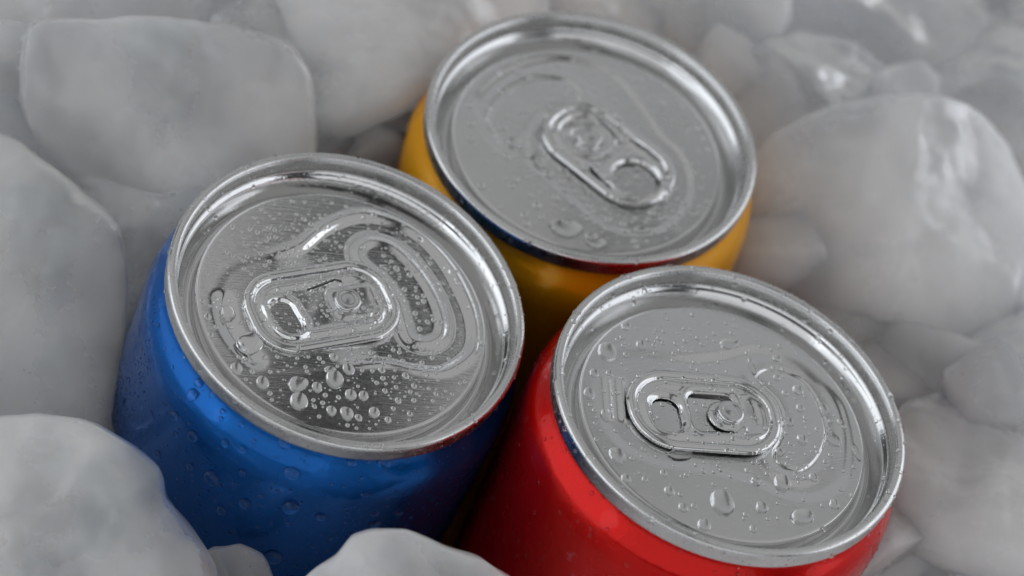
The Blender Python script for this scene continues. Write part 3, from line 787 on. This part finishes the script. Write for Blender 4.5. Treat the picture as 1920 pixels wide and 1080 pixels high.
def scatter_lid(k, n, rlo, rhi, hfac, clusters):
    items = []
    tries = 0
    pts = []
    while len(items) < n and tries < n * 12:
        tries += 1
        if clusters and random.random() < 0.55:
            cx, cy_, s = random.choice(clusters)
            x, y = random.gauss(cx, s), random.gauss(cy_, s)
        else:
            a = random.uniform(0, 2 * math.pi)
            q = 21.3 * math.sqrt(random.random())
            x, y = q * math.cos(a), q * math.sin(a)
        if math.hypot(x, y) > 21.2:
            continue
        r = rlo + (rhi - rlo) * random.random() ** 1.9
        if any((x - a) ** 2 + (y - b) ** 2 < (c + r) ** 2 for a, b, c in taken[k]):
            continue
        if any((x - a) ** 2 + (y - b) ** 2 < (c + r) ** 2 for a, b, c in pts):
            continue
        pts.append((x, y, r))
        items.append((x, y, r))
    X = np.array([i[0] for i in items])
    Y = np.array([i[1] for i in items])
    Z = panel_height(k, X, Y)
    U, W = tab_frame(k, X, Y)
    sd = tab_sdf(k, U, W)
    zt = PANEL_Z - {'blue': 0.3, 'red': 0.05, 'yellow': 0.1}[k] + tab_top(k, U, W)
    res = []
    for (x, y, r), z, s_, t_ in zip(items, Z, sd, zt):
        if abs(s_) < 0.2:
            continue
        res.append(((x, y, t_ if s_ < 0 else z), (0, 0, 1), r, r * hfac))
    return res

def scatter_rim(k, n, rlo, rhi, a0=0, a1=360):
    res = []
    P = RIM_PROFILE + LID_PROFILE[:8]
    for _ in range(n):
        i = random.choice([3, 4, 4, 5, 5, 6, 7, 8, 9, 12, 13, 15, 16, 17, 18, 20, 21])
        i = min(i, len(P) - 2)
        (r0, z0), (r1, z1) = P[i], P[i + 1]
        t = random.random()
        r, z = r0 + (r1 - r0) * t, z0 + (z1 - z0) * t
        nr, nz = (z1 - z0), -(r1 - r0)
        L = math.hypot(nr, nz) + 1e-9
        nr, nz = nr / L, nz / L
        th = math.radians(random.uniform(a0, a1))
        rad = rlo + (rhi - rlo) * random.random() ** 3
        res.append(((r * math.cos(th), r * math.sin(th), z), (nr * math.cos(th), nr * math.sin(th), nz), rad, rad * 0.6))
    return res

def scatter_wall(k, n, z0, z1, rlo, rhi, arcs):
    res = []
    for _ in range(n):
        a, b = random.choice(arcs)
        th = math.radians(random.uniform(a, b))
        z = random.uniform(z0, z1)
        r, nn = body_rn(z)
        rad = rlo + (rhi - rlo) * random.random() ** 3
        res.append(((r * math.cos(th), r * math.sin(th), z), (nn.x * math.cos(th), nn.x * math.sin(th), nn.z), rad, rad * 0.5))
    return res

mist('blue', scatter_lid('blue', 1000, 0.14, 0.46, 0.8, [(-2, 14.5, 2.6), (-8, 13, 3), (-5, 0, 4.5), (3, 1, 4.5), (-10, -1, 3), (-4, 5.5, 2.5), (2, -4.5, 3), (6, 4, 2.5), (10.5, 3, 4), (-8, -11, 4), (6, -13, 4)]) + scatter_rim('blue', 520, 0.12, 0.42), 'fine beads of water over the lid, tab and rim of the blue can')
mist('red', scatter_lid('red', 480, 0.13, 0.46, 0.55, [(-5, 0, 5), (2, 1, 4), (-5, 12, 5), (10, -5, 4)]) + scatter_rim('red', 520, 0.12, 0.5), 'fine beads of water over the lid, tab and rim of the red can')
mist('yellow', scatter_lid('yellow', 460, 0.18, 0.75, 0.6, [(-12, 0, 5), (-14, 6, 4), (-2, 9, 5), (4, -4, 5)]) + scatter_rim('yellow', 150, 0.12, 0.4), 'fine beads of water over the blurred lid of the yellow can')
mist('blue', scatter_wall('blue', 620, -34, -4, 0.12, 0.40, [(-200, -60)]) + scatter_wall('blue', 260, -30, -6, 0.12, 0.3, [(-195, -178)]), 'fine spray of condensation on the blue wall of the can')
mist('red', scatter_wall('red', 520, -34, -4, 0.12, 0.42, [(-210, 10)]), 'fine spray of condensation on the red wall of the can')

# ------------------------------------------------------------------ ice
from mathutils import noise as mnoise
CR = np.array([list(r) for r in CAMR])
def fbm(p, f, seed):
    return mnoise.noise(Vector((p[0] * f + seed, p[1] * f - seed * 1.7, p[2] * f + 3.1 * seed)))

def ice_lump(poly, T, Tb, seed, rings=30, smooth=10, amp=1.0, power=2.6, cuts=4, grow=1.0):
    """solid lump: outline in its own mid plane (mm), front bulge T, back bulge Tb"""
    rg = np.random.default_rng(seed)
    pc = np.mean(np.array(poly, float), 0)
    pg = pc + (np.array(poly, float) - pc) * grow
    C = catmull(pg, smooth)
    tt = np.linspace(0, 1, smooth, endpoint=False)[:, None]
    Lc = np.concatenate([pg[a_] * (1 - tt) + pg[(a_ + 1) % len(pg)] * tt for a_ in range(len(pg))])
    C = 0.35 * C + 0.65 * Lc
    # even spacing
    seg_ = np.hypot(*(np.roll(C, -1, 0) - C).T)
    s = np.concatenate([[0], np.cumsum(seg_)])
    N = 150
    q = np.linspace(0, s[-1], N, endpoint=False)
    CC = np.concatenate([C, C[:1]])
    O = np.stack([np.interp(q, s, CC[:, 0]), np.interp(q, s, CC[:, 1])], 1)
    c = O.mean(0)
    V = []
    planes = []
    for _ in range(cuts):
        a = rg.uniform(0, 2 * np.pi)
        tl = rg.uniform(0.15, 0.5)
        n = np.array([math.cos(a) * tl, math.sin(a) * tl, 1.0])
        n /= np.linalg.norm(n)
        planes.append((n, T * rg.uniform(0.72, 0.95)))
    size = max(np.ptp(O[:, 0]), np.ptp(O[:, 1]))
    def skin(side):
        rows = []
        for k in range(1, rings + 1):
            u = k / rings                       # 0 outline .. 1 centre
            w = 1 - (1 - u) ** 1.0
            sc_ = (1 - w)
            zz = (1 - (1 - min(1, w * 3.2)) ** power) ** (1 / power)
            rows.append(np.concatenate([c + (O - c) * sc_, np.full((N, 1), zz)], 1))
        return rows
    front = skin(1)
    allv = [np.concatenate([O, np.zeros((N, 1))], 1)]
    for r in front[:-1]:
        rr = r.copy()
        rr[:, 2] *= T
        for n, dlt in planes:
            over = np.maximum((rr - [c[0], c[1], 0]) @ n - dlt, 0)
            rr[:, 2] -= over * 0.9
        allv.append(rr)
    nf = len(allv)
    back = []
    for r in front[:-1]:
        rr = r.copy()
        rr[:, 2] *= -Tb
        back.append(rr)
    allv += back
    V = np.concatenate(allv)
    # centre points
    ctop = allv[nf - 1].mean(0)
    cbot = allv[-1].mean(0)
    V = np.concatenate([V, [ctop], [cbot]])
    # melt-worn relief, weaker near the outline
    for i in range(len(V)):
        p = V[i]
        w = min(1.0, abs(p[2]) / (0.5 * T)) * amp
        d = 1.6 * fbm(p, 0.06, seed) + 0.8 * fbm(p, 0.14, seed + 5) + 0.30 * fbm(p, 0.4, seed + 9)
        V[i, 2] += w * d * 1.3 * (1 if p[2] >= 0 else -1)
        V[i, 0] += 0.35 * fbm(p, 0.25, seed + 20)
        V[i, 1] += 0.35 * fbm(p, 0.25, seed + 31)
    F = []
    i = np.arange(N)
    j = (i + 1) % N
    for k in range(nf - 1):
        a, b = k * N, (k + 1) * N
        F += np.stack([a + i, a + j, b + j, b + i], 1).tolist()
    a = (nf - 1) * N
    F += [(a + x, a + y, len(V) - 2) for x, y in zip(i, j)]
    prev = 0
    for k in range(nf, len(allv)):
        b = k * N
        F += np.stack([prev + j, prev + i, b + i, b + j], 1).tolist()
        prev = b
    F += [(prev + y, prev + x, len(V) - 1) for x, y in zip(i, j)]
    return V, F

ICE_INFO = {
    'upper_left': ('large flat topped ice cube behind and left of the blue can', 13, 12, 0),
    'left_mid': ('tall cloudy ice lump at the left edge beside the blue can', 13, 14, 0),
    'behind_blue': ('grey green shaded ice lump wedged low between the large flat topped cube and blue can', 10, 10, 0),
    'front_left': ('big white ice lump in the lower left corner in front of the blue can', 13, 8, 3),
    'front_small': ('small rounded ice lump below the blue can beside the lower left lump', 5, 6, 3),
    'front_mid': ('rounded ice lump at the bottom between the blue and red cans', 11, 9, 3),
    'top_mid': ('bright smooth ice lump at the top just left of the yellow can', 14, 12, 2),
    'top_left_block': ('small ice block at the top edge behind the large flat topped cube', 9, 9, 1),
    'corner': ('long ice lump in the upper left corner of the picture', 10, 10, 1),
    'left_edge': ('narrow bluish ice piece at the left edge beside the large flat topped cube', 9, 9, 0),
    'big_right': ('largest rounded milky ice lump right of the yellow can', 15, 12, 2),
    'facet': ('ice lump with a shaded slanting facet behind the largest rounded lump', 11, 11, 1),
    'top_right': ('wide ice lump at the top edge right of the yellow can', 12, 12, 1),
    'right_edge': ('ice lump at the right edge of the picture above the largest rounded lump', 11, 11, 1),
    'top_corner': ('ice lump in the upper right corner of the picture', 9, 9, 1),
    'top_centre': ('streaked bluish ice lump at the top behind the right of the yellow can rim', 10, 10, 0),
    'top_behind': ('ice lump at the top edge straight behind the yellow can', 9, 9, 2),
    'mid_right': ('lavender shaded ice lump low at the right, under the largest rounded lump', 9, 11, 1),
    'low_right': ('broad white ice cube right of the red can at the right edge', 12, 12, 2),
    'bottom_right': ('shaded ice lump in the lower right corner beside the red can', 9, 9, 1),
    'yellow_red_gap': ('grey ice lump low in the gap right of where the yellow and red cans meet', 8, 8, 1),
    'blue_yellow_gap': ('shaded bluish ice lump low in the gap between blue and yellow can rims', 8, 8, 0),
}
M_CLEAR, _nt, _p = mat('clear_ice')
_p.inputs['Base Color'].default_value = (0.985, 0.99, 1.0, 1)
_p.inputs['Transmission Weight'].default_value = 1
_p.inputs['IOR'].default_value = 1.31
_p.inputs['Roughness'].default_value = 0.12
for s, (key, loc, rot, poly) in enumerate(ICE):
    lab, T, Tb, mi = ICE_INFO[key]
    if not key.startswith('front'):
        T *= 0.68
    V, F = ice_lump(poly, T, Tb, 11 + s * 3, amp=1.7 if key.startswith('front') else 1.0, grow=1.0 if key.startswith('front') else {'upper_left': 1.1, 'left_mid': 1.1, 'big_right': 1.12}.get(key, 1.2))
    o = link_mesh('ice_lump', V * MM, F, M_ICE[mi])
    o.matrix_world = Matrix.Translation(Vector(loc) * MM) @ Matrix(rot).to_4x4()
    o['label'] = lab
    o['category'] = 'ice'
    o['group'] = 'ice lumps round the cans'

for s, (lab, loc, size) in enumerate(CHIPS):
    rg = np.random.default_rng(900 + s)
    m_ = 7
    an = np.sort(rg.uniform(0, 2 * np.pi, m_) * 0.35 + np.arange(m_) * 2 * np.pi / m_ * 0.9)
    pl = [(size * rg.uniform(0.75, 1.15) * math.cos(a), size * rg.uniform(0.65, 1.0) * math.sin(a)) for a in an]
    V, F = ice_lump(pl, size * 0.62, size * 0.7, 300 + s, rings=14, smooth=6, amp=0.25, cuts=4)
    o = link_mesh('ice_chip', V * MM, F, M_ICE[s % 3])
    o.matrix_world = Matrix.Translation(Vector(loc) * MM) @ Matrix.Rotation(rg.uniform(-0.5, 0.5), 4, 'X') @ Matrix.Rotation(rg.uniform(-0.5, 0.5), 4, 'Y') @ Matrix.Rotation(rg.uniform(0, 6.28), 4, 'Z')
    o['label'] = lab
    o['category'] = 'ice'
    o['group'] = 'small ice pieces wedged between the lumps'

# bed of ice under and round everything, sunk below the lumps
n = 150
xs = np.linspace(-330, 330, n)
ys = np.linspace(-260, 420, n)
V = []
for x in xs:
    for y in ys:
        v = mnoise.voronoi(Vector((x / 26.0, y / 26.0, 0.3)))[0]
        d = v[1] - v[0]
        z = -52 + 13 * (1 - math.exp(-d * 3.2)) + 2.5 * mnoise.noise(Vector((x / 14, y / 14, 1)))
        rim = max(0.0, min(1.0, (math.hypot(x, y - 20) - 110) / 80))
        hole = 1 - min(1.0, max(0.0, (math.hypot(x, y) - 36) / 16))
        V.append((x, y, z + 16 + 30 * rim - 62 * hole))
F = [(i * n + j, (i + 1) * n + j, (i + 1) * n + j + 1, i * n + j + 1) for i in range(n - 1) for j in range(n - 1)]
bed = link_mesh('ice_bed', np.array(V) * MM, F, ice_mat('ice_bed', (0.97, 0.98, 0.99), 3.0, 0.05))
bed['kind'] = 'structure'
bed['label'] = 'bed of packed ice under the cans'
